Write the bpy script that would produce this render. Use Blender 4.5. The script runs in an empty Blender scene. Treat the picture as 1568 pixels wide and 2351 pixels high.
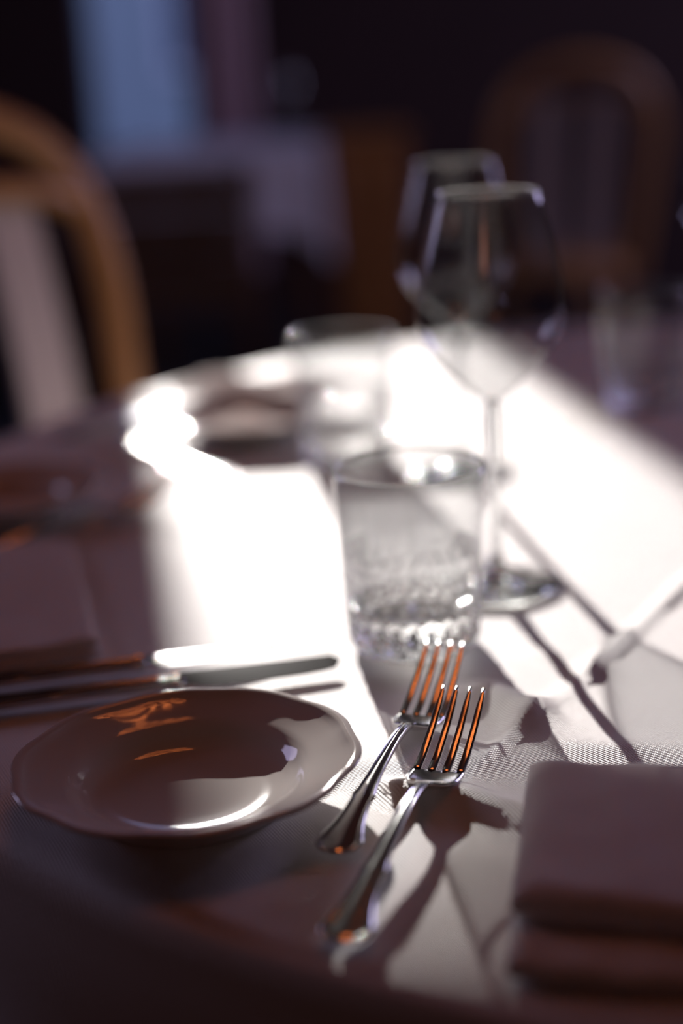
import bpy, bmesh, math, random
import numpy as np
from mathutils import Vector, Matrix, noise
random.seed(4)
PI = math.pi
SC = bpy.context.scene
COL = SC.collection

# ---------------------------------------------------------------- camera
F_PX, PW, PH = 3600.0, 1568, 2351
PITCH, ROLL = math.radians(16), math.radians(3)
CAM = np.array([0, 0, 1.03]); TZ = 0.75
_f = np.array([0, math.cos(PITCH), -math.sin(PITCH)]); _u = np.array([0, math.sin(PITCH), math.cos(PITCH)]); _r = np.array([1., 0, 0])
_rt = math.cos(ROLL)*_r - math.sin(ROLL)*_u; _up = math.cos(ROLL)*_u + math.sin(ROLL)*_r
def ray(x, y): return _f + _rt*(x-PW/2)/F_PX - _up*(y-PH/2)/F_PX
def pt(x, y, z=TZ):                       # photo pixel -> point on the horizontal plane z
    d = ray(x, y); return CAM + d*(z-CAM[2])/d[2]
def at(x, y, Y):                          # photo pixel -> point at depth Y
    d = ray(x, y); return CAM + d*Y/d[1]
cd = bpy.data.cameras.new('camera'); cam = bpy.data.objects.new('camera', cd); COL.objects.link(cam)
cam.matrix_world = Matrix(((_rt[0], _up[0], -_f[0], CAM[0]), (_rt[1], _up[1], -_f[1], CAM[1]), (_rt[2], _up[2], -_f[2], CAM[2]), (0, 0, 0, 1)))
cd.sensor_fit = 'VERTICAL'; cd.sensor_height = 36; cd.sensor_width = 24; cd.lens = 36*F_PX/PH
cd.clip_start = 0.05; cd.clip_end = 100
cd.dof.use_dof = True; cd.dof.focus_distance = 0.640; cd.dof.aperture_fstop = (cd.lens/1000)/0.0245
SC.camera = cam

# ---------------------------------------------------------------- world, sun, exposure
SC.view_settings.view_transform = 'Standard'; SC.view_settings.look = 'None'
SC.view_settings.gamma = 1; SC.view_settings.exposure = 0; SC.view_settings.use_curve_mapping = False
W = bpy.data.worlds.new('world'); SC.world = W; W.use_nodes = True
W.node_tree.nodes['Background'].inputs[0].default_value = (0.34, 0.47, 1.0, 1)
W.node_tree.nodes['Background'].inputs[1].default_value = 1.6
AZ, EL = 0.142, math.radians(17.5)
sd = bpy.data.lights.new('sun', 'SUN'); sd.energy = 9.6; sd.angle = math.radians(0.53); sd.color = (1.0, 0.93, 0.88)
sun = bpy.data.objects.new('sun', sd); COL.objects.link(sun)
SUN_DIR = Vector((-AZ, 1, 0)).normalized()*math.cos(EL) + Vector((0, 0, math.sin(EL)))   # towards the sun
sun.rotation_euler = SUN_DIR.to_track_quat('Z', 'Y').to_euler()
def area(name, loc, direction, sx, sy, power, color):
    l = bpy.data.lights.new(name, 'AREA'); l.shape = 'RECTANGLE'; l.size = sx; l.size_y = sy; l.energy = power; l.color = color
    o = bpy.data.objects.new(name, l); COL.objects.link(o); o.location = loc
    o.rotation_euler = (-Vector(direction)).to_track_quat('Z', 'Y').to_euler(); return o
area('left_fill_light', (-2.5, 2.6, 1.75), (1, -.15, -.25), 1.1, 1.3, 13, (0.70, 0.62, 1.0))  # added cool fill; the left wall has no window
area('right_fill_light', (3.3, 4.0, 1.8), (-1, -.05, -.3), 1.3, 1.3, 50, (0.66, 0.58, 1.0))  # added cool fill to lift the back tablecloth, no window on this side
area('front_fill_light', (-.6, -1.9, 1.9), (.3, 1, -.5), .4, .4, .9, (1.0, .38, .25))  # added weak warm fill behind the camera, no lamp stands here
SC.cycles.use_denoising = True
SC.cycles.max_bounces = 14; SC.cycles.transmission_bounces = 14; SC.cycles.glossy_bounces = 8; SC.cycles.transparent_max_bounces = 24
SC.cycles.sample_clamp_indirect = 20; SC.cycles.blur_glossy = 0.3

# ---------------------------------------------------------------- materials
def mat(name, base=(.8, .8, .8), rough=.5, metal=0, **kw):
    m = bpy.data.materials.new(name); m.use_nodes = True; b = m.node_tree.nodes['Principled BSDF']
    b.inputs['Base Color'].default_value = (*base, 1); b.inputs['Roughness'].default_value = rough; b.inputs['Metallic'].default_value = metal
    for k, v in kw.items(): b.inputs[k.replace('_', ' ')].default_value = v
    return m
def noisy(m, c1, c2, scale, stretch=(1, 1, 1), bump=0.0, dist=0.001, detail=6):
    nt = m.node_tree; b = nt.nodes['Principled BSDF']
    tc = nt.nodes.new('ShaderNodeTexCoord'); mp = nt.nodes.new('ShaderNodeMapping'); mp.inputs['Scale'].default_value = stretch
    nz = nt.nodes.new('ShaderNodeTexNoise'); nz.inputs['Scale'].default_value = scale; nz.inputs['Detail'].default_value = detail
    cr = nt.nodes.new('ShaderNodeMix'); cr.data_type = 'RGBA'
    cr.inputs[6].default_value = (*c1, 1); cr.inputs[7].default_value = (*c2, 1)
    nt.links.new(tc.outputs['Object'], mp.inputs[0]); nt.links.new(mp.outputs[0], nz.inputs['Vector'])
    nt.links.new(nz.outputs['Fac'], cr.inputs[0]); nt.links.new(cr.outputs[2], b.inputs['Base Color'])
    if bump:
        bp = nt.nodes.new('ShaderNodeBump'); bp.inputs['Strength'].default_value = bump; bp.inputs['Distance'].default_value = dist
        nt.links.new(nz.outputs['Fac'], bp.inputs['Height']); nt.links.new(bp.outputs[0], b.inputs['Normal'])
    return m
def cloth_mat(name, base, pitch=0.0017, depth=0.00022, rough=.5, spec=.5):
    """white damask with a fine waffle relief"""
    m = mat(name, base, rough, Specular_IOR_Level=spec, Sheen_Weight=.25, Sheen_Roughness=.4)
    nt = m.node_tree; b = nt.nodes['Principled BSDF']; N = nt.nodes.new; L = nt.links.new
    tc = N('ShaderNodeTexCoord'); mp = N('ShaderNodeMapping'); mp.inputs['Rotation'].default_value = (0, 0, .35)
    sp = N('ShaderNodeSeparateXYZ'); L(tc.outputs['Object'], mp.inputs[0]); L(mp.outputs[0], sp.inputs[0])
    outs = []
    for ax in (0, 1):
        mu = N('ShaderNodeMath'); mu.operation = 'MULTIPLY'; mu.inputs[1].default_value = 2*PI/pitch; L(sp.outputs[ax], mu.inputs[0])
        si = N('ShaderNodeMath'); si.operation = 'SINE'; L(mu.outputs[0], si.inputs[0]); outs.append(si)
    pr = N('ShaderNodeMath'); pr.operation = 'MULTIPLY'; L(outs[0].outputs[0], pr.inputs[0]); L(outs[1].outputs[0], pr.inputs[1])
    nz = N('ShaderNodeTexNoise'); nz.inputs['Scale'].default_value = 900; L(tc.outputs['Object'], nz.inputs['Vector'])
    ad = N('ShaderNodeMath'); ad.operation = 'MULTIPLY_ADD'; ad.inputs[1].default_value = .8; L(nz.outputs['Fac'], ad.inputs[0]); L(pr.outputs[0], ad.inputs[2])
    bp = N('ShaderNodeBump'); bp.inputs['Strength'].default_value = 1; bp.inputs['Distance'].default_value = depth
    L(ad.outputs[0], bp.inputs['Height']); L(bp.outputs[0], b.inputs['Normal'])
    return m
def glass_mat(name, rough=.04):
    m = bpy.data.materials.new(name); m.use_nodes = True; nt = m.node_tree; nt.nodes.clear()
    o = nt.nodes.new('ShaderNodeOutputMaterial'); g = nt.nodes.new('ShaderNodeBsdfGlass')
    g.inputs['IOR'].default_value = 1.52; g.inputs['Roughness'].default_value = rough; g.inputs['Color'].default_value = (.98, .99, .985, 1)
    nt.links.new(g.outputs[0], o.inputs[0]); return m
def thin_glass_mat(name, rough=.075):
    m = bpy.data.materials.new(name); m.use_nodes = True; nt = m.node_tree; nt.nodes.clear(); N = nt.nodes.new; L = nt.links.new
    o = N('ShaderNodeOutputMaterial'); g = N('ShaderNodeBsdfGlossy'); g.inputs['Roughness'].default_value = rough; t = N('ShaderNodeBsdfTransparent')
    t.inputs[0].default_value = (.945, .95, .95, 1)
    lw = N('ShaderNodeLayerWeight'); lw.inputs[0].default_value = .5
    pw = N('ShaderNodeMath'); pw.operation = 'POWER'; pw.inputs[1].default_value = 5; L(lw.outputs['Facing'], pw.inputs[0])
    fr = N('ShaderNodeMath'); fr.operation = 'MULTIPLY_ADD'; fr.inputs[1].default_value = .9; fr.inputs[2].default_value = .06; L(pw.outputs[0], fr.inputs[0]); mx = N('ShaderNodeMixShader')
    L(fr.outputs[0], mx.inputs[0]); L(t.outputs[0], mx.inputs[1]); L(g.outputs[0], mx.inputs[2]); L(mx.outputs[0], o.inputs[0]); return m
def glow(name, color, strength):
    m = bpy.data.materials.new(name); m.use_nodes = True; nt = m.node_tree; nt.nodes.clear()
    o = nt.nodes.new('ShaderNodeOutputMaterial'); e = nt.nodes.new('ShaderNodeEmission')
    e.inputs[0].default_value = (*color, 1); e.inputs[1].default_value = strength; nt.links.new(e.outputs[0], o.inputs[0]); return m
M = {}
M['cloth'] = cloth_mat('white_damask', (.80, .76, .755), rough=.42, spec=.6, depth=.00030)
M['napkin'] = cloth_mat('white_napkin', (.80, .765, .77), .0013, .0001, .65, .3)
def translucent(m, fac, col):
    nt = m.node_tree; out = nt.nodes['Material Output']; b = nt.nodes['Principled BSDF']
    t = nt.nodes.new('ShaderNodeBsdfTranslucent'); t.inputs[0].default_value = (*col, 1); mx = nt.nodes.new('ShaderNodeMixShader'); mx.inputs[0].default_value = fac
    nt.links.new(b.outputs[0], mx.inputs[1]); nt.links.new(t.outputs[0], mx.inputs[2]); nt.links.new(mx.outputs[0], out.inputs[0])
M['napkin_far'] = mat('thin_white_napkin', (.84, .80, .79), .7); translucent(M['napkin_far'], .68, (.95, .90, .88)); translucent(M['napkin'], .2, (.9, .84, .82))
M['far_cloth'] = mat('white_cotton', (.78, .76, .82), .8)
M['china'] = mat('glazed_white_china', (.60, .56, .54), .065, Specular_IOR_Level=.75)
M['steel'] = mat('polished_steel', (.72, .72, .71), .14, 1.0)
M['blade'] = mat('brushed_blade_steel', (.72, .73, .73), .14, 1.0)
M['glass'] = glass_mat('clear_glass')
M['thin'] = thin_glass_mat('thin_glass')
def mixed_glass(name, fac, rough=.05):
    m = thin_glass_mat(name); nt = m.node_tree; out = [n for n in nt.nodes if n.type == 'OUTPUT_MATERIAL'][0]; src = out.inputs[0].links[0].from_socket
    g = nt.nodes.new('ShaderNodeBsdfGlass'); g.inputs['IOR'].default_value = 1.5; g.inputs['Roughness'].default_value = rough
    mx = nt.nodes.new('ShaderNodeMixShader'); mx.inputs[0].default_value = fac
    nt.links.new(src, mx.inputs[1]); nt.links.new(g.outputs[0], mx.inputs[2]); nt.links.new(mx.outputs[0], out.inputs[0]); return m
M['cut_glass'] = mixed_glass('cut_glass', .4, .012)
M['tan_wood'] = noisy(mat('honey_bentwood', rough=.35), (.58, .31, .13), (.40, .18, .065), 9, (8, 8, 1))
M['dark_wood'] = noisy(mat('dark_walnut', rough=.45), (.12, .045, .018), (.05, .018, .008), 7, (10, 10, 1), .1)
M['amber_wood'] = noisy(mat('amber_oak', rough=.5), (.40, .17, .045), (.24, .09, .025), 6, (8, 8, 1), .1)
M['cream'] = mat('cream_paint', (.62, .53, .52), .6)
M['plum_wall'] = noisy(mat('plum_plaster', rough=.85), (.040, .017, .017), (.022, .009, .009), 3, bump=.2)
M['ceiling'] = noisy(mat('smoked_ceiling', rough=.8), (.06, .03, .02), (.04, .02, .012), 2)
M['floor'] = noisy(mat('black_floor_boards', rough=.5), (.03, .02, .02), (.015, .01, .01), 4, (12, 1, 1))
M['mauve'] = mat('mauve_curtain', (.55, .38, .41), .9)
M['facade'] = noisy(mat('blue_grey_render', rough=.9), (.32, .32, .31), (.27, .27, .265), .5)
M['brass'] = mat('brass', (.6, .35, .15), .3, 1.0)
M['amber_shade'] = glow('amber_shade_glow', (1.0, .15, .03), .17)
M['bulb'] = glow('warm_bulb_glow', (1.0, .24, .06), 16)
M['dark_paint'] = mat('dark_door_paint', (.03, .025, .03), .5)

# ---------------------------------------------------------------- mesh helpers
def link(name, verts, faces, m, parent=None, smooth=True, kind=None):
    me = bpy.data.meshes.new(name); me.from_pydata([tuple(map(float, v)) for v in verts], [], faces); me.update()
    bm = bmesh.new(); bm.from_mesh(me); bmesh.ops.recalc_face_normals(bm, faces=bm.faces); bm.to_mesh(me); bm.free()
    if smooth: me.polygons.foreach_set('use_smooth', [True]*len(me.polygons))
    me.materials.append(m); o = bpy.data.objects.new(name, me); COL.objects.link(o)
    if parent: o.parent = parent
    if kind: o['kind'] = kind
    return o
def sharp(o, ang=35):
    me = o.data; bm = bmesh.new(); bm.from_mesh(me)
    for e in bm.edges:
        if len(e.link_faces) == 2 and e.calc_face_angle(0) > math.radians(ang): e.smooth = False
    bm.to_mesh(me); bm.free(); return o
def box(name, lo, hi, m, parent=None, bevel=0.0, kind=None):
    bm = bmesh.new(); bmesh.ops.create_cube(bm, size=1)
    lo, hi = Vector(lo), Vector(hi)
    for v in bm.verts: v.co = Vector([(lo[i]+hi[i])/2 + v.co[i]*(hi[i]-lo[i]) for i in range(3)])
    if bevel: bmesh.ops.bevel(bm, geom=bm.edges[:], offset=bevel, segments=3, affect='EDGES', profile=.6)
    me = bpy.data.meshes.new(name); bm.to_mesh(me); bm.free(); me.materials.append(m)
    o = bpy.data.objects.new(name, me); COL.objects.link(o)
    if parent: o.parent = parent
    if kind: o['kind'] = kind
    return o
def lathe(name, prof, m, parent=None, n=96, closed=False, rmod=None):
    vs, fs = [], []; k = len(prof)
    for i in range(n):
        a = 2*PI*i/n
        for j, (r, z) in enumerate(prof):
            rr = r*(rmod(a, j, r, z) if rmod else 1); vs.append((rr*math.cos(a), rr*math.sin(a), z))
    for i in range(n):
        i2 = (i+1) % n
        for j in range(k if closed else k-1):
            j2 = (j+1) % k; fs.append((i*k+j, i2*k+j, i2*k+j2, i*k+j2))
    o = link(name, vs, fs, m, parent)
    bm = bmesh.new(); bm.from_mesh(o.data); bmesh.ops.remove_doubles(bm, verts=bm.verts, dist=1e-6); bmesh.ops.recalc_face_normals(bm, faces=bm.faces); bm.to_mesh(o.data); bm.free()
    return o
def loft(name, secs, m, parent=None, smooth=True, cap=True):
    k = len(secs[0]); vs = [p for s in secs for p in s]; fs = []
    for i in range(len(secs)-1):
        for j in range(k):
            j2 = (j+1) % k; fs.append((i*k+j, i*k+j2, (i+1)*k+j2, (i+1)*k+j))
    if cap: fs.append(tuple(range(k))); fs.append(tuple((len(secs)-1)*k+j for j in range(k)))
    return link(name, vs, fs, m, parent, smooth)
def tube(name, path, rad, m, parent=None, n=12, flat=1.0, closed=False):
    P = [Vector(p) for p in path]; secs = []; N = len(P); up = Vector((0, 0, 1)); prev = None
    for i, p in enumerate(P):
        t = (P[min(i+1, N-1)] - P[max(i-1, 0)]).normalized()
        if prev is None:
            a = t.cross(up); a = a if a.length > .05 else t.cross(Vector((1, 0, 0)))
        else: a = prev - t*prev.dot(t)
        a.normalize(); prev = a; b = t.cross(a); r = rad[i] if hasattr(rad, '__len__') else rad
        secs.append([p + a*r*math.cos(2*PI*k/n) + b*r*flat*math.sin(2*PI*k/n) for k in range(n)])
    return loft(name, secs, m, parent)
def smooth_path(pts, n=6):
    P = [Vector(p) for p in pts]; out = []
    for i in range(len(P)-1):
        p0, p1, p2, p3 = P[max(i-1, 0)], P[i], P[i+1], P[min(i+2, len(P)-1)]
        for k in range(n):
            t = k/n; out.append(.5*((2*p1)+(p2-p0)*t+(2*p0-5*p1+4*p2-p3)*t*t+(3*p1-p0-3*p2+p3)*t**3))
    out.append(P[-1]); return out
def lerp(tab, x):
    xs, ys = zip(*tab); return float(np.interp(x, xs, ys))
def spline(tab):
    xs = [a for a, _ in tab]; ys = [b for _, b in tab]; n = len(xs)
    d = [(ys[i+1]-ys[i])/(xs[i+1]-xs[i]) for i in range(n-1)]
    s = [d[0]]+[0 if d[i-1]*d[i] <= 0 else 2*d[i-1]*d[i]/(d[i-1]+d[i]) for i in range(1, n-1)]+[d[-1]]
    def f(x):
        x = min(max(x, xs[0]), xs[-1]); i = max(k for k in range(n-1) if xs[k] <= x); h = xs[i+1]-xs[i]; t = (x-xs[i])/h
        return (2*t**3-3*t*t+1)*ys[i]+(t**3-2*t*t+t)*h*s[i]+(-2*t**3+3*t*t)*ys[i+1]+(t**3-t*t)*h*s[i+1]
    return f
def thing(name, label, cat, loc=(0, 0, 0), rz=0, group=None):
    o = bpy.data.objects.new(name, None); COL.objects.link(o); o.empty_display_size = .05
    o.location = tuple(map(float, loc)); o.rotation_euler = (0, 0, rz); return tag(o, label, cat, group)
def tag(o, label, cat, group=None):
    o['label'] = label; o['category'] = cat
    if group: o['group'] = group
    return o
def dup(root, loc, rot, label, group=None):
    r = root.copy(); COL.objects.link(r); r.location = tuple(map(float, loc)); r.rotation_euler = rot; r['label'] = label
    if group: r['group'] = group
    for ch in list(root.children):
        c = ch.copy(); COL.objects.link(c); c.parent = r
        for g in list(ch.children):
            d = g.copy(); COL.objects.link(d); d.parent = c
    return r

# ---------------------------------------------------------------- the room
X0, X1, Y0, Y1, ZC = -2.6, 3.4, -2.2, 6.0, 3.0
DX0, DX1, DH, DS = -0.846, -0.480, 2.553, 0.62           # the tall narrow window the sun comes through
box('floor', (X0-.2, Y0-.2, -.1), (X1+.2, Y1+.25, 0), M['floor'], kind='structure')
box('ceiling', (X0-.2, Y0-.2, ZC), (X1+.2, Y1+.25, ZC+.1), M['ceiling'], kind='structure')
box('wall_left', (X0-.15, Y0, 0), (X0, Y1, ZC), M['plum_wall'], kind='structure')
box('wall_right', (X1, Y0, 0), (X1+.15, Y1, ZC), M['plum_wall'], kind='structure')
box('wall_front', (X0-.15, Y0-.15, 0), (X1+.15, Y0, ZC), M['plum_wall'], kind='structure')
def wall_with_gap():
    bm = bmesh.new()
    for lo, hi in (((X0-.15, Y1, 0), (DX0, Y1+.15, ZC)), ((DX1, Y1, 0), (X1+.15, Y1+.15, ZC)), ((DX0, Y1, DH), (DX1, Y1+.15, ZC)), ((DX0, Y1, 0), (DX1, Y1+.15, DS))):
        r = bmesh.ops.create_cube(bm, size=1)['verts']
        for v in r: v.co = Vector([(lo[i]+hi[i])/2+v.co[i]*(hi[i]-lo[i]) for i in range(3)])
    me = bpy.data.meshes.new('wall_back'); bm.to_mesh(me); bm.free(); me.materials.append(M['plum_wall'])
    o = bpy.data.objects.new('wall_back', me); COL.objects.link(o); o['kind'] = 'structure'
wall_with_gap()
wn = box('window_1', (DX0-.05, Y1+.13, DS), (DX0+.004, Y1+.16, DH), M['dark_paint'], kind='structure')
box('frame_stile', (DX1-.004, Y1+.13, DS), (DX1+.05, Y1+.16, DH), M['dark_paint'], wn)
box('frame_rail', (DX0, Y1+.13, DS-.05), (DX1, Y1+.16, DS+.02), M['dark_paint'], wn)
box('frame_rail', (DX0, Y1+.13, DH), (DX1, Y1+.16, DH+.05), M['dark_paint'], wn)
box('pane', (DX0, Y1+.143, DS+.02), (DX1, Y1+.147, DH), M['thin'], wn)
box('trim_1', (DX0-.04, Y1-.06, DS-.03), (DX1+.04, Y1, DS), M['dark_paint'], bevel=.004, kind='structure')
box('baseboard_back', (X0, Y1-.02, 0), (X1, Y1, .12), M['dark_paint'], bevel=.004, kind='structure')
# ground and the shaded building across the street
box('street', (-25, Y1+.3, -.12), (25, 40, -.02), mat('grey_paving', (.25, .25, .27), .9), kind='structure')
fb = thing('building', 'pale blue-grey building in shade seen through the bright tall window', 'building', (-2.2, 15, -.02))
box('facade', (-7, 0, 0), (7, .4, 4.6), M['facade'], fb)
box('cornice', (-7.1, -.12, 4.6), (7.1, .5, 4.72), M['facade'], fb, bevel=.02)
for i in range(4):
    wx = -5.6+i*3.2
    w = box('window_frame', (wx, -.05, 1.0), (wx+1.0, 0, 2.5), M['cream'], fb, bevel=.01)
    box('pane', (wx+.08, -.06, 1.08), (wx+.92, -.045, 2.42), mat('dark_pane', (.05, .07, .1), .1), w)
# mauve curtain beside the doorway
def curtain(name, x0, x1, y, z0, z1, m, folds, amp):
    vs, fs = [], []; nx, nz = 60, 14
    for k in range(2):
        for j in range(nz+1):
            for i in range(nx+1):
                t = i/nx; z = z0+(z1-z0)*j/nz; a = amp*(1.1-.5*j/nz)
                vs.append((x0+(x1-x0)*t+.01*math.sin(3*j/nz+t*5), y-k*.004+a*math.sin(2*PI*folds*t+.4*math.sin(j*.4)), z))
    q = (nx+1)*(nz+1)
    for k in range(2):
        for j in range(nz):
            for i in range(nx):
                a = k*q+j*(nx+1)+i; fs.append((a, a+1, a+nx+2, a+nx+1))
    return link(name, vs, fs, m)
cur = tag(curtain('curtain', DX1+.035, DX1+.25, Y1-.09, .3, 2.8, M['mauve'], 3, .022), 'mauve curtain hanging straight beside the bright window', 'curtain')

blocker = curtain('sun_blocker', -.712, DX1+.27, Y1-.15, 2.44, 2.84, M['mauve'], 4, .018); blocker.parent = cur  # unseen drape added to keep the sun off the right napkin

# ---------------------------------------------------------------- hanging lamp of amber bulbs over the table (source of the orange glints)
LP = (0.05, 1.13, 2.0)
lamp = thing('pendant_lamp', 'amber pendant lamp hanging over the set round table, out of frame', 'lamp', LP)
lathe('lamp_shade', [(.03, .20), (.10, .185), (.19, .12), (.24, .0), (.235, .0), (.185, .115), (.10, .178), (.03, .193)], M['amber_shade'], lamp, 48)
tube('cord', [(0, 0, .2), (0, 0, ZC-LP[2])], .004, M['dark_paint'], lamp, 8)
_bm = bmesh.new(); bmesh.ops.create_icosphere(_bm, subdivisions=2, radius=.011); _me = bpy.data.meshes.new('bulb'); _bm.to_mesh(_me); _bm.free(); _me.materials.append(M['bulb'])
for i in range(46):
    a = i*2.39996; r = .03+.20*math.sqrt((i+.5)/46); zb = -.02+.02*math.sin(i*3.1)
    o = bpy.data.objects.new('bulb', _me); COL.objects.link(o); o.parent = lamp; o.location = (r*math.cos(a), r*math.sin(a), zb)

# ---------------------------------------------------------------- round table and cloth
TC = np.array([0.3256, 1.0032]); TR = 0.652
tb = thing('dining_table', 'round table under the white cloth in front, set for a meal', 'table', (TC[0], TC[1], 0))
lathe('tabletop', [(0, TZ-.03), (TR-.02, TZ-.03), (TR-.012, TZ-.02), (TR-.012, TZ-.012), (TR-.02, TZ-.0055), (0, TZ-.0055)], M['dark_wood'], tb, 96)
lathe('pedestal', [(0, .05), (.05, .05), (.06, .1), (.035, .2), (.04, .45), (.06, .6), (.10, TZ-.03), (0, TZ-.03)], M['dark_wood'], tb, 32)
for k in range(4):
    a = PI/4+k*PI/2; c, s = math.cos(a), math.sin(a)
    tube('leg', [(.03*c, .03*s, .14), (.18*c, .18*s, .09), (.32*c, .32*s, .03), (.36*c, .36*s, .018)], [.03, .026, .02, .018], M['dark_wood'], tb)
def seg_d(p, a, b):
    a, b = np.array(a), np.array(b); ab = b-a; t = np.clip(((p-a)@ab)/(ab@ab), 0, 1); q = a+t[..., None]*ab
    d = p-q; side = ab[0]*d[..., 1]-ab[1]*d[..., 0]
    return np.hypot(d[..., 0], d[..., 1]), t, side
def poly_ridge(p, pix, h, sig, sig2=None, z=TZ):
    pts_ = [pt(x, y, z)[:2] for x, y in pix]; best = None; n = len(pts_)-1
    for i in range(n):
        d, t, sd_ = seg_d(p, pts_[i], pts_[i+1]); u = (i+t)/n
        if best is None: best = [d, u, sd_]
        else:
            mk = d < best[0]; best = [np.where(mk, d, best[0]), np.where(mk, u, best[1]), np.where(mk, sd_, best[2])]
    d, u, sd_ = best; sg = np.where(sd_ > 0, sig, sig2 or sig)
    env = np.clip(np.minimum(u, 1-u)*3.5, 0, 1); env = env*env*(3-2*env)
    return h*np.exp(-(d/sg)**2)*np.where(np.minimum(u, 1-u) <= 0, env*0, env)
def cloth_h(p):
    x, y = p[..., 0], p[..., 1]
    h = .0005*np.sin(31*x+9*y+1)+.0004*np.sin(23*y-17*x)+.0003*np.sin(70*x+33*y)
    h = h+poly_ridge(p, [(2000, 1010), (1850, 1120), (1700, 1240), (1568, 1352), (1430, 1480), (1300, 1600), (1235, 1645), (1160, 1715), (1080, 1790), (1040, 1830)], .0032, .0034, .0060)
    h = h+poly_ridge(p, [(820, 1840), (880, 1822), (960, 1835), (1060, 1838), (1180, 1880), (1300, 1930), (1420, 1960)], .0068, .010, .0095)
    h = h+poly_ridge(p, [(1060, 1570), (1130, 1600), (1220, 1640), (1300, 1700)], .0056, .009, .012)
    h = h+poly_ridge(p, [(880, 1640), (960, 1690), (1040, 1720), (1100, 1760)], .0016, .008, .010)
    h = h+poly_ridge(p, [(1180, 1480), (1260, 1510), (1360, 1530), (1480, 1560)], .0022, .010, .012)
    h = h+poly_ridge(p, [(1180, 1640), (1260, 1700), (1400, 1720), (1568, 1700)], .0018, .010)
    h = h+poly_ridge(p, [(640, 2150), (760, 2010), (860, 1900)], .0014, .007)
    h = h+poly_ridge(p, [(860, 2170), (960, 2060), (1060, 1980), (1150, 1960)], .0018, .012)
    return h
def make_cloth():
    nr, na = 230, 760; H = []
    rr = np.concatenate([np.linspace(0, TR, nr), ]); an = np.linspace(0, 2*PI, na, endpoint=False)
    # more angular detail towards the camera
    an = an+.45*np.sin(an+PI/2+.35)   # densest around the near side
    R, A = np.meshgrid(rr, an, indexing='ij'); P = np.stack([TC[0]+R*np.cos(A), TC[1]+R*np.sin(A)], -1)
    z = TZ+cloth_h(P); edge = np.clip((TR-R)/.012, 0, 1); z = np.where(edge < 1, TZ-.004+(z-TZ+.004)*np.sin(edge*PI/2), z)
    V = np.concatenate([P, z[..., None]], -1).reshape(-1, 3).tolist(); nd = 26
    for j in range(1, nd+1):
        t = j/nd; drop = .004+.26*t
        for a in an:
            w = .018*t*math.sin(13*a+.6*math.sin(3*a))+.008*t*math.sin(29*a)
            rad = TR+.006*min(1, t*8)+.03*t+w*min(1, 2*t)
            V.append((TC[0]+rad*math.cos(a), TC[1]+rad*math.sin(a), TZ-drop-.006*math.sin(5*a)*t))
    fs = []
    for i in range(nr+nd-1):
        for k in range(na):
            k2 = (k+1) % na; fs.append((i*na+k, i*na+k2, (i+1)*na+k2, (i+1)*na+k))
    me = bpy.data.meshes.new('tablecloth'); me.from_pydata(V, [], fs); me.update()
    me.polygons.foreach_set('use_smooth', [True]*len(me.polygons)); me.materials.append(M['cloth'])
    bm = bmesh.new(); bm.from_mesh(me); bm.verts.ensure_lookup_table(); bmesh.ops.remove_doubles(bm, verts=bm.verts[:na], dist=1e-6); bm.normal_update(); bm.faces.ensure_lookup_table()
    if bm.faces[5000].normal.z < 0: bmesh.ops.reverse_faces(bm, faces=bm.faces)
    bm.to_mesh(me); bm.free()
    o = bpy.data.objects.new('tablecloth', me); COL.objects.link(o); return o
tag(make_cloth(), 'white textured tablecloth with creases over the round table in front', 'tablecloth')
def top_z(x, y): return TZ+float(cloth_h(np.array([[x, y]]))[0])

# ---------------------------------------------------------------- china
def lobes(a, amt):
    q = (a*10/(2*PI)) % 1.0; c = abs(q-.5)*2       # 0 at the lobe's middle, 1 at the joint
    return 1+amt*(-(c**2.2)+.35*max(0, (c-.82)/.18))
def make_plate(name, label, group, loc, rz):
    D = .0735; K = .93
    prof = [(0, .0025), (.022, .0025), (.034, .003), (.041, .0045), (.046, .0075), (.0495, .0108), (.053, .0130), (.060, .0152), (.067, .0176), (.0692, .0188), (.0706, .0198), (.0722, .0203), (.0738, .0202), (.0748, .0197),
            (.0750, .0190), (.0734, .0176), (.068, .0152), (.058, .0118), (.051, .0085), (.046, .0032), (.0445, .0), (.042, .0), (.041, .0016), (0, .0016)]
    pr = []
    for i in range(len(prof)-1):
        (r0, z0), (r1, z1) = prof[i], prof[i+1]
        for k in range(3): pr.append((r0+(r1-r0)*k/3, z0+(z1-z0)*k/3))
    pr.append(prof[-1]); pr = [(r*K, z*.97) for r, z in pr]
    def rm(a, j, r, z): return 1+(lobes(a, .034)-1)*max(0, min(1, (r/K-.052)/.02))**1.3
    o = lathe(name, pr, M['china'], None, 200, rmod=rm)
    me = o.data; bm = bmesh.new(); bm.from_mesh(me); bmesh.ops.smooth_vert(bm, verts=bm.verts, factor=.5, use_axis_x=True, use_axis_y=True, use_axis_z=True); bm.to_mesh(me); bm.free()
    o.location = tuple(map(float, loc)); o.rotation_euler = (0, 0, rz)
    return tag(o, label, 'plate', group)
pc = (np.array(pt(25, 1790, TZ+.018))+np.array(pt(825, 1700, TZ+.018)))/2
make_plate('side_plate', 'white scalloped side plate in front, left of the two forks', None, (pc[0]-.0005, pc[1]+.001, TZ+.0007), .2)
p2 = pt(0, 1126, TZ+.018)
make_plate('side_plate', 'shaded white plate cut by the left edge of the frame, behind the folded napkin', None, (p2[0], p2[1], TZ+.0007), .5)
p3 = pt(580, 985, TZ+.005)
make_plate('side_plate', 'sunlit plate on the far side of the table, under a crumpled napkin', None, (p3[0], p3[1], TZ+.0007), .9)

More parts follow.
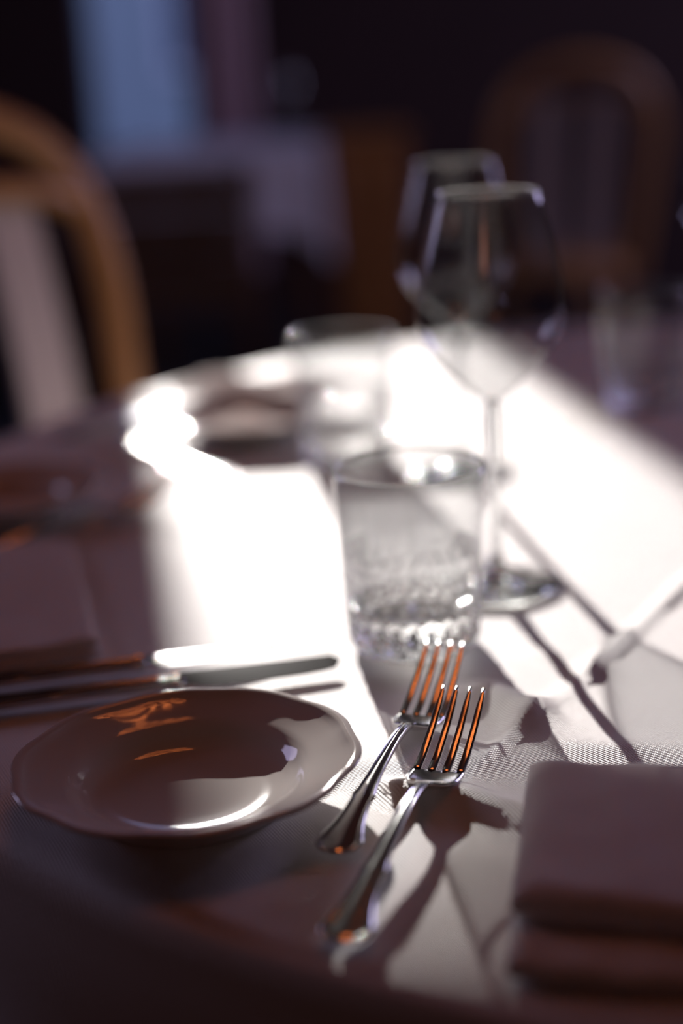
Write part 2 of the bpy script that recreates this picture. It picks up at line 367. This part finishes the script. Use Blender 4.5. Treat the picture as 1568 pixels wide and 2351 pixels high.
# ---------------------------------------------------------------- cutlery
def handle_section(s, w, t, zc, rim):
    """ring of points: bordered (threaded) top, rounded underside"""
    top = [(-1, -.1), (-.97, .45), (-.88, .75), (-.78, .72), (-.70, .30), (-.62, .22), (-.35, .52), (0, .66), (.35, .52), (.62, .22), (.70, .30), (.78, .72), (.88, .75), (.97, .45), (1, -.1)]
    bot = [(.8, -.7), (.4, -.95), (0, -1), (-.4, -.95), (-.8, -.7)]
    pts_ = []
    for u, v in top:
        flat = .7-.7*abs(u)**4; v2 = flat*(1-rim)+v*rim if abs(u) < 1 else v
        pts_.append((u*w/2, s, zc+v2*t/2))
    for u, v in bot: pts_.append((u*w/2, s, zc+v*t/2))
    return pts_
def make_fork_parts(root, L):
    k = L/.185
    wf = spline([(0, .005), (.0012, .0130), (.003, .0180), (.006, .0210), (.0085, .0212), (.012, .0192), (.018, .0158), (.026, .0126), (.034, .0108), (.040, .0102), (.0425, .0114), (.046, .0098), (.058, .0076), (.075, .0062), (.095, .0053), (.112, .0052), (.117, .0060)])
    zf = spline([(0, .0022), (.006, .0026), (.02, .0042), (.045, .0070), (.075, .0098), (.10, .0108), (.112, .0098), (.117, .0088)])
    tf = spline([(0, .0018), (.004, .0030), (.02, .0030), (.05, .0034), (.08, .0038), (.105, .0042), (.117, .0034)])
    rf = spline([(0, .4), (.003, 1), (.09, 1), (.112, .6), (.117, .2)])
    ss = [0, .0005, .0012, .002, .003, .0045, .006, .008, .010, .0125, .015, .0185, .022, .027, .032, .036, .039, .041, .0425, .044, .0465, .052, .058, .066, .075, .085, .095, .104, .110, .114, .117]
    loft('handle', [handle_section(s*k, wf(s)*k, tf(s), zf(s), rf(s)) for s in ss], M['steel'], root)
    # head: spoon-like shoulder, then four tines
    hw = spline([(.115, .0050), (.118, .0075), (.1215, .0150), (.125, .0205), (.129, .0236), (.134, .0242), (.1405, .0243)])
    hz = spline([(.115, .0092), (.118, .0080), (.1215, .0058), (.125, .0042), (.129, .0032), (.134, .0030), (.1405, .0035)])
    cup = spline([(.115, .0), (.1215, .0012), (.127, .0022), (.134, .0016), (.1405, .0006)])
    secs = []
    for s in [.115, .1165, .118, .1195, .121, .1225, .124, .1258, .128, .130, .133, .136, .1390, .1405]:
        w, z, c = hw(s)*k, hz(s), cup(s); t = .0022
        ring = [(u*w/2, s*k, z+t/2+c*u*u) for u in (-1, -.8, -.5, -.2, 0, .2, .5, .8, 1)]+[(u*w/2*.985, s*k, z-t/2+c*u*u) for u in (1, .8, .5, .2, 0, -.2, -.5, -.8, -1)]
        secs.append(ring)
    loft('head', secs, M['steel'], root)
    tz = spline([(.139, .0034), (.150, .0056), (.165, .0106), (.180, .0172), (.191, .0222)])
    for i in range(4):
        u = (i-1.5)/1.5; secs = []
        for s in np.linspace(.139, .191, 17):
            q = (s-.139)/.052; xc = u*(.0101-.0004*q)*k; w = (.0042-.0010*q-(.0016*max(0, (q-.8)/.2)))*k; t = .0021-.0010*q; z = tz(s)+.0006*u*u*(1-q)
            secs.append([(xc+w/2*cx, s*k, z+t/2*cz) for cx, cz in ((-1, 0), (-.85, .8), (-.4, 1), (.4, 1), (.85, .8), (1, 0), (.85, -.8), (-.85, -.8))])
        loft('tine', secs, M['steel'], root)
def orient(o, A, B, z=TZ):   # local +y runs from A to B on the table
    d = np.array(B[:2])-np.array(A[:2]); o.location = (float(A[0]), float(A[1]), z); o.rotation_euler = (0, 0, math.atan2(-d[0], d[1])); return o
A2, B2 = pt(781, 2172, TZ+.002), pt(973, 1806, TZ+.0095)
dlen = math.hypot(*(B2-A2)[:2]); FL2 = dlen/.117*.185
fork = thing('dinner_fork', 'larger silver fork in front, nearest to the folded napkin', 'fork', (0, 0, 0))
make_fork_parts(fork, FL2); orient(fork, A2, B2, TZ+.0018)
A1, B1 = pt(767, 1966, TZ+.002), pt(938, 1668, TZ+.0095)
FL1 = math.hypot(*(B1-A1)[:2])/.117*.185
fork1 = thing('dessert_fork', 'shorter silver fork lying between the front plate and the larger fork', 'fork', (0, 0, 0))
make_fork_parts(fork1, FL1); orient(fork1, A1, B1, TZ+.0014)
print('fork lengths', FL2, FL1)
f3 = dup(fork1, (0, 0, 0), (0, 0, 0), 'shaded fork pointing away on the left, between the left plate and the napkin')
orient(f3, pt(-60, 1300), pt(210, 1215), TZ+.001)

def make_knife_parts(root, Lh, Lb, roll):
    wf = spline([(0, .004), (.002, .012), (.006, .0165), (.012, .0165), (.022, .0135), (.040, .0105), (.043, .0115), (.047, .0102), (.07, .0095), (Lh-.006, .0098), (Lh-.002, .0120), (Lh+.001, .0100)])
    tf = spline([(0, .002), (.004, .004), (.03, .0052), (Lh-.006, .0064), (Lh-.002, .0080), (Lh+.001, .0050)])
    ss = list(np.linspace(0, .012, 8))+list(np.linspace(.018, .05, 9))+list(np.linspace(.06, Lh-.008, 6))+[Lh-.005, Lh-.003, Lh-.001, Lh+.001]
    loft('handle', [handle_section(s, wf(s), tf(s), .0045, 1.0 if s < .05 else .7) for s in ss], M['steel'], root)
    secs = []; cr, sr = math.cos(roll), math.sin(roll)
    for q in np.linspace(0, 1, 22):
        s = Lh-.001+Lb*q; back = -.0052+.0004*math.sin(q*PI); edge = .0052+.0062*min(1, q*6)*(1 if q < .6 else math.sqrt(max(0, 1-((q-.6)/.4)**2.2)))
        if q > .96: back = back+(edge-back)*.5*((q-.96)/.04)
        edge = max(edge, back+.0008)
        if q > .999: edge = back+.0006
        t = .0016*(1-.5*q)
        pts2 = [(back, t*.7), (back+(edge-back)*.35, t*.62), (edge, .00015), (edge, -.00015), (back+(edge-back)*.35, -t*.62), (back, -t*.7)]
        secs.append([(x*cr-z*sr, s, .0052+x*sr+z*cr) for x, z in pts2])
    return sharp(loft('blade', secs, M['blade'], root), 60)
k2 = thing('table_knife', 'silver knife lying closest behind the front plate, its dark blade pointing to the tumbler', 'knife')
A, B = pt(420, 1562, TZ+.005), pt(785, 1521, TZ+.004); d = (B-A)/np.linalg.norm(B-A); Lb = float(np.linalg.norm(B-A)); Lh = .105
make_knife_parts(k2, Lh, Lb, -.10); orient(k2, A-d*Lh, B, TZ+.0006)
def sun_knife(label, pa, pb, Lh):
    """a knife lying so that its blade mirrors the low sun to the lens"""
    kn = thing('dessert_knife', label, 'knife')
    A, B = pt(*pa, TZ+.005), pt(*pb, TZ+.004); d = (B-A)/np.linalg.norm(B-A); Lb = float(np.linalg.norm(B-A))
    hv = ((Vector(CAM)-Vector((A+B)/2)).normalized()+SUN_DIR).normalized()
    ang = math.atan2(-d[0], d[1]); xl = Vector((math.cos(ang), math.sin(ang), 0))
    roll = -math.atan2(hv.dot(xl), hv.z)
    make_knife_parts(kn, Lh, Lb, max(-.3, min(.3, roll))); orient(kn, A-d*Lh, B, TZ+.0006); return kn
sun_knife('silver knife with a sun-bright blade, second one behind the front plate', (330, 1522), (640, 1487), .105)
sun_knife('glaring silver knife at the far left, lying in front of the far plate', (400, 1052), (272, 1008), .08)
sun_knife('glaring silver knife at the far left, its dark handle lying towards the shaded plate', (285, 965), (405, 936), .07)

# ---------------------------------------------------------------- glasses
def make_wine_glass():
    root = thing('wine_glass', '', 'wine glass')
    H = .2115; s = H/.2115
    out = spline([(.100, .0036), (.104, .0060), (.110, .0125), (.118, .0205), (.128, .0298), (.138, .0362), (.147, .0385), (.156, .0388), (.170, .0370), (.185, .0338), (.200, .0300), (H, .0270)])
    zs = [.100, .101, .1025, .104, .107, .110, .114, .118, .123, .128, .133, .138, .1425, .147, .1515, .156, .163, .170, .178, .185, .193, .200, .206, H]
    prof = [(0, .100)]+[(out(z), z) for z in zs]+[(out(H)-.0006, H+.0004)]
    inn = [(max(0, out(z)-.0011), z) for z in reversed(zs) if z > .1045]+[(.0035, .1042), (0, .1035)]
    lathe('bowl', prof[1:]+inn, M['thin'], root, 96)
    st = [(0, .1034), (.0034, .1034), (.0037, .1005), (.0036, .094), (.0032, .075), (.0031, .045), (.0034, .022), (.0050, .010), (.0095, .0050), (.018, .0032), (.030, .0022), (.0345, .0018), (.0352, .0011), (.0345, .0003), (.02, .0006), (0, .0010)]
    lathe('stem', st[:8]+[(.0062, .0080), (.0050, .0070), (0, .0065)], M['glass'], root, 48)
    lathe('foot', [(0, .0064), (.0045, .0068), (.0066, .0076)]+st[8:], M['glass'], root, 72)
    tube_r = [((out(H)-.0003)*math.cos(a), (out(H)-.0003)*math.sin(a), H+.0002) for a in np.linspace(0, 2*PI, 97)]
    tube('rim', tube_r, .0007, M['glass'], root, 8)
    return root
wg = make_wine_glass(); g1 = pt(1140, 1350)
wg['label'] = 'front wine glass standing just behind the clear tumbler, its rim in clear view'
wg.location = (float(g1[0]), float(g1[1]), TZ+.0008)
g2 = pt(1062, 1090)
dup(wg, (g2[0], g2[1], TZ+.0008), (0, 0, 0), 'blurred wine glass partly hidden behind the front wine glass')
g3 = pt(1672, 850)
dup(wg, (g3[0], g3[1], TZ+.0008), (0, 0, 0), 'shaded wine glass cut by the right edge of the frame')

def make_tumbler():
    root = thing('tumbler', '', 'glass')
    H = .0905; zt = .050
    outer = spline([(.0, .0290), (.001, .0302), (.003, .0315), (.008, .0324), (.030, .0336), (zt, .0347), (.070, .0360), (H, .0373)])
    zc_ = .022; zb = [0, .0006, .0014, .0025]+list(np.arange(.004, zc_-.0005, .00125))+[zc_]
    innerf = spline([(.0178, .0), (.0181, .010), (.0190, .020), (.0212, .0270), (.0255, .0302), (.033, .0318), (.042, .0330), (zt, .0338)])
    def relief(a, z):
        fl = .016*abs(math.cos(12*a))*max(0, min(1, (zt-z)/.014))
        row = math.sin((z-.003)/.0062*PI); env = max(0, min(1, (.044-z)/.008)); hob = .027*math.sin(24*a)*row*env if z > .003 else 0
        return 1-fl+hob
    prof = [(0, .003), (.008, .0026), (.015, .0020), (.021, .0012), (.0265, .0004)]+[(outer(z), z) for z in zb]
    n0 = 5; inner = [(innerf(zc_), zc_), (.0250, .0203), (.020, .0190), (.010, .0181), (0, .0178)]
    def rm(a, j, r, z):
        if n0 <= j < n0+len(zb): return relief(a, z)
        if 1 <= j <= 4: return 1-.06*abs(math.sin(8*a))
        return 1
    o = lathe('cut_base', prof+inner, M['glass'], root, 240, rmod=rm)
    for v in o.data.vertices:
        r = math.hypot(v.co.x, v.co.y)
        if v.co.z < .0035 and r < .026: v.co.z += .0016*abs(math.sin(8*math.atan2(v.co.y, v.co.x)))*min(1, r/.015)
    zm = list(np.arange(zc_, zt, .00125))+[zt]
    lathe('cut_wall', [(outer(z), z) for z in zm], M['cut_glass'], root, 240, rmod=lambda a, j, r, z: relief(a, z))
    lathe('inner_wall', [(innerf(z), z) for z in zm], M['thin'], root, 120)
    zw = list(np.linspace(zt, H, 12))
    lathe('upper_wall', [(outer(z), z) for z in zw]+[(outer(z)-.0010, z) for z in reversed(zw)], M['thin'], root, 120)
    rr = outer(H)-.0008
    tube('rim', [(rr*math.cos(a), rr*math.sin(a), H) for a in np.linspace(0, 2*PI, 97)], .0009, M['glass'], root, 8)
    return root
tu = make_tumbler(); t1 = pt(953, 1478)
tu['label'] = 'clear cut-glass tumbler with a thick base, right behind the two front forks'
tu.location = (float(t1[0]), float(t1[1]), TZ+.0008); tu['category'] = 'glass'
t2 = pt(800, 1052)
dup(tu, (t2[0], t2[1], TZ+.0008), (0, 0, .2), 'overexposed tumbler in the sun at the far side, beside a crumpled napkin')
t3 = pt(1480, 925)
dup(tu, (t3[0], t3[1], TZ+.0008), (0, 0, .4), 'shaded tumbler on the dark far right of the table')

# ---------------------------------------------------------------- napkins
def folded_napkin(label, corners, z0, layers, th, bulge, inset):
    """corners: near-left, near-right, far-right, far-left on the table; layers stacked with rounded folds"""
    c = [Vector((*q[:2], 0)) for q in corners]; org = (c[0]+c[1]+c[2]+c[3])/4
    root = thing('folded_napkin', label, 'napkin', (org.x, org.y, z0)); z = 0
    for l in range(layers):
        nu, nv = 44, 30; ins = inset[l]; vs, fs = [], []
        t = th[l]
        def edge(q): # rounded profile towards each border
            return math.sqrt(max(0, 1-(1-min(1, q))**2))
        for side in (1, -1):
            for j in range(nv+1):
                for i in range(nu+1):
                    u, v = .5-.5*math.cos(PI*i/nu), .5-.5*math.cos(PI*j/nv)
                    sag = bulge[l]*math.sin(PI*u)*(1-v)       # near edge bows towards the viewer
                    p = (c[0]*(1-u)+c[1]*u)*(1-v)+(c[3]*(1-u)+c[2]*u)*v-org
                    W_, D_ = (c[1]-c[0]).length, (c[3]-c[0]).length
                    dirn = (c[0]-c[3]).normalized(); p = p+dirn*(sag-ins*(1-v))
                    e = min(edge(u*W_/(t*.8)), edge((1-u)*W_/(t*.8)), edge(v*D_/(t*.8)), edge((1-v)*D_/(t*.8)))
                    wob = .0008*noise.noise(Vector((p.x*28, p.y*28, l*3+side)))+.0009*noise.noise(Vector((p.x*70, p.y*40, l*9)))
                    puff = 1+.25*math.sin(PI*u)*math.sin(PI*v)
                    vs.append((p.x+wob*.8, p.y+wob, z+t/2+side*t/2*e*(puff if side > 0 else 1)+wob*(1 if side > 0 or l else 0)*e))
        q = (nu+1)*(nv+1)
        for s_ in range(2):
            for j in range(nv):
                for i in range(nu):
                    a = s_*q+j*(nu+1)+i; fs.append((a, a+1, a+nu+2, a+nu+1))
        o = link('fold', vs, fs, M['napkin'], root)
        bm = bmesh.new(); bm.from_mesh(o.data); bmesh.ops.remove_doubles(bm, verts=bm.verts, dist=2e-4); bmesh.ops.recalc_face_normals(bm, faces=bm.faces); bm.to_mesh(o.data); bm.free()
        z += t*.93
    return root
folded_napkin('thick folded white napkin at the right front, cut by the frame', [pt(1160, 2262), pt(1760, 2300), pt(1760, 1850), pt(1215, 1838)], TZ+.0012, 2, (.0070, .0115), (.004, .005), (0, .024))
folded_napkin('folded white napkin in shade at the left edge, behind the two knives', [pt(-160, 1560), pt(232, 1515), pt(170, 1268), pt(-160, 1290)], TZ+.0008, 2, (.0040, .0050), (.002, .003), (0, .005))
def crumpled(label, center, rx, ry, h, rz, seed, folds=5):
    vs, fs = [], []; n = 64
    for side in (0,):
        for j in range(n+1):
            for i in range(n+1):
                u, v = 2*i/n-1, 2*j/n-1; r = min(1.0, (abs(u)**3.2+abs(v)**3.2)**(1/3.2)); e = (1-r**2.5)
                th_ = math.sin(folds*u*1.7+2.2*v+seed)+.6*math.sin(3.1*v*folds*.6-u*2+seed*2)
                z = h*e*(.45+.30*th_+.5*noise.noise(Vector((u*2.2, v*2.2, seed))))
                z = max(.0008, z)
                wv = 1+.10*math.sin(5*math.atan2(v, u)+seed)
                vs.append((u*rx*wv, v*ry*wv, z))
        b = side*(n+1)**2
        for j in range(n):
            for i in range(n):
                a = b+j*(n+1)+i; fs.append((a, a+1, a+n+2, a+n+1))
    o = link('crumpled_napkin', vs, fs, M['napkin_far']); o.location = tuple(map(float, center)); o.rotation_euler = (0, 0, rz)
    return tag(o, label, 'napkin')
c1 = pt(560, 975, TZ+.012); crumpled('loosely crumpled white napkin lying in the far sunlit plate', (c1[0], c1[1], TZ+.0050), .042, .038, .020, .3, 1.0, 3)
c2 = pt(600, 890); crumpled('white napkin bunched up behind the far plate, left of the far tumbler', (c2[0], c2[1], TZ+.001), .078, .048, .018, -.3, 4.0, 2)

# ---------------------------------------------------------------- bentwood chairs
def make_chair(wood, slat_m):
    root = thing('bentwood_chair', '', 'chair')
    # backrest hoop in the plane leaning back; local +y is the facing direction
    def bp(x, z): return (x, -.19-.20*(z-.45), z)
    hoop = [(-.17, .44), (-.185, .55), (-.195, .68), (-.205, .80), (-.185, .90), (-.12, .97), (0, 1.0), (.12, .97), (.185, .90), (.205, .80), (.195, .68), (.185, .55), (.17, .44)]
    tube('back_hoop', smooth_path([bp(x, z) for x, z in hoop], 7), .021, wood, root, 14)
    for s_ in (-1, 1):
        secs = []
        for q in np.linspace(0, 1, 14):
            z = .50+.42*q; x0 = s_*(.030+.010*q); x1 = s_*(.105+.006*q); z2 = z if q < .93 else z
            y = -.19-.20*(z-.45)+.012*math.sin(PI*q)
            secs.append([(x0, y-.006, z), (x1, y-.006, z), (x1, y+.006, z), (x0, y+.006, z)])
        loft('slat', secs, slat_m, root, smooth=False)
    tube('cross_rail', smooth_path([bp(-.185, .53), (-.09, -.195, .515), (.09, -.195, .515), bp(.185, .53)]), .014, wood, root, 10)
    tube('top_rail', smooth_path([bp(-.185, .88), (-.09, -.262, .91), (.09, -.262, .91), bp(.185, .88)]), .014, wood, root, 10)
    lathe('seat', [(0, .435), (.19, .435), (.205, .442), (.208, .452), (.20, .463), (.18, .468), (0, .470)], wood, root, 48)
    for sx, sy in ((-1, 1), (1, 1), (-1, -1), (1, -1)):
        tube('leg', smooth_path([(sx*.15, sy*.15, .44), (sx*.165, sy*.165, .25), (sx*.19, sy*.195, .01), (sx*.192, sy*.198, 0)]), .016, wood, root, 10)
    ring = [(.150*math.cos(a), .150*math.sin(a), .24) for a in np.linspace(0, 2*PI, 33)]
    tube('leg_ring', ring, .010, wood, root, 8)
    for sx, sy in ((-1, 1), (1, 1), (-1, -1), (1, -1)):
        tube('brace', [(sx*.105, sy*.105, .24), (sx*.167, sy*.167, .24)], .008, wood, root, 8)
    return root
ch = make_chair(M['tan_wood'], M['cream'])
ch['label'] = 'honey bentwood chair at the left, pushed to the far left side of the round table'
ch.location = (-.205, 1.56, 0); ch.rotation_euler = (0, 0, -2.3)
q = at(1250, 300, 4.3)
dup(ch, (q[0]+.02, 4.35, 0), (0, 0, .12), 'blurred bentwood chair with a hooped back in the dark room, behind the wine glasses')

# ---------------------------------------------------------------- back of the room
a0 = at(200, 360, 4.55); a1 = at(735, 345, 4.55)
bt = thing('side_table', 'table under a bluish white cloth at the back, by the bright window', 'table', ((a0[0]+a1[0])/2, 5.05, 0)); bw = (a1[0]-a0[0])/2
box('tabletop', (-bw+.01, -.48, .77), (bw-.01, .48, .795), M['dark_wood'], bt, .004)
for sx in (-1, 1):
    for sy in (-1, 1): box('leg', (sx*(bw-.06)-.025, sy*.43-.025, 0), (sx*(bw-.06)+.025, sy*.43+.025, .77), M['dark_wood'], bt, .004)
def square_cloth(name, cx, cy, hx, hy, z, drop, m):
    vs, fs = [], []; n = 120; rings = [(0, z), (.5, z), (.97, z)]
    def per(t):
        t = t*4; k = int(t) % 4; f = t-int(t)
        return [(-1+2*f, -1), (1, -1+2*f), (1-2*f, 1), (-1, 1-2*f)][k]
    levels = [0, .5, .985, 1.0]+[1.0]*10
    for L_, s_ in enumerate(levels):
        for i in range(n):
            u, v = per(i/n); t = max(0, (L_-3)/10)
            w = 1+.03*t*math.sin(i*.9)+.02*t
            zz = z if L_ < 3 else z-.004-(drop)*t
            corner = min(abs(u), abs(v))**6; zz -= corner*.10*t
            vs.append((cx+u*hx*s_*w, cy+v*hy*s_*w, zz))
    for L_ in range(len(levels)-1):
        for i in range(n):
            i2 = (i+1) % n; fs.append((L_*n+i, L_*n+i2, (L_+1)*n+i2, (L_+1)*n+i))
    return link(name, vs, fs, m)
tag(square_cloth('tablecloth', (a0[0]+a1[0])/2, 5.05, bw+.004, .486, .798, .22, M['far_cloth']), 'bluish white cloth hanging over the square table at the back', 'tablecloth')
q = at(665, 330, 4.9)
dup(wg, (q[0], 4.9, .7985), (0, 0, 0), 'faint wine glass standing on the back table near the bright window')
# low dark chair in front of the back table
q = at(365, 470, 4.0)
lc = thing('wooden_chair', 'low dark wooden chair with a plank back before the back table', 'chair', (q[0], 4.02, 0), .05)
box('seat', (-.24, -.02, .42), (.24, .42, .46), M['dark_wood'], lc, .01)
for sx in (-1, 1):
    tube('leg', [(sx*.21, -.01, 0), (sx*.21, -.01, .45), (sx*.215, -.06, .80)], .02, M['dark_wood'], lc)
    tube('leg', [(sx*.21, .38, 0), (sx*.21, .38, .43)], .02, M['dark_wood'], lc)
for k in range(3): box('back_plank', (-.215, -.06+.012*(2-k), .47+k*.11), (.215, -.035+.012*(2-k), .57+k*.11), M['dark_wood'], lc, .006)
q0, q1 = at(765, 320, 4.7), at(925, 320, 4.7)
sb = thing('sideboard', 'narrow amber wooden cabinet to the right of the back table', 'cabinet', ((q0[0]+q1[0])/2, 4.9, 0)); sw = (q1[0]-q0[0])/2+.01
box('body', (-sw, -.2, .06), (sw, .2, .80), M['amber_wood'], sb, .006)
box('top', (-sw-.015, -.215, .80), (sw+.015, .215, .825), M['amber_wood'], sb, .005)
d_ = box('door', (-sw+.015, -.215, .10), (sw-.015, -.2, .60), M['amber_wood'], sb, .004); box('knob', (sw-.05, -.235, .40), (sw-.03, -.215, .42), M['brass'], d_, .004)
d_ = box('drawer', (-sw+.015, -.215, .62), (sw-.015, -.2, .78), M['amber_wood'], sb, .004); box('knob', (-.01, -.235, .69), (.01, -.215, .71), M['brass'], d_, .004)
for sx in (-1, 1):
    for sy in (-1, 1): box('leg', (sx*(sw-.025)-.02, sy*.17-.02, 0), (sx*(sw-.025)+.02, sy*.17+.02, .06), M['amber_wood'], sb)
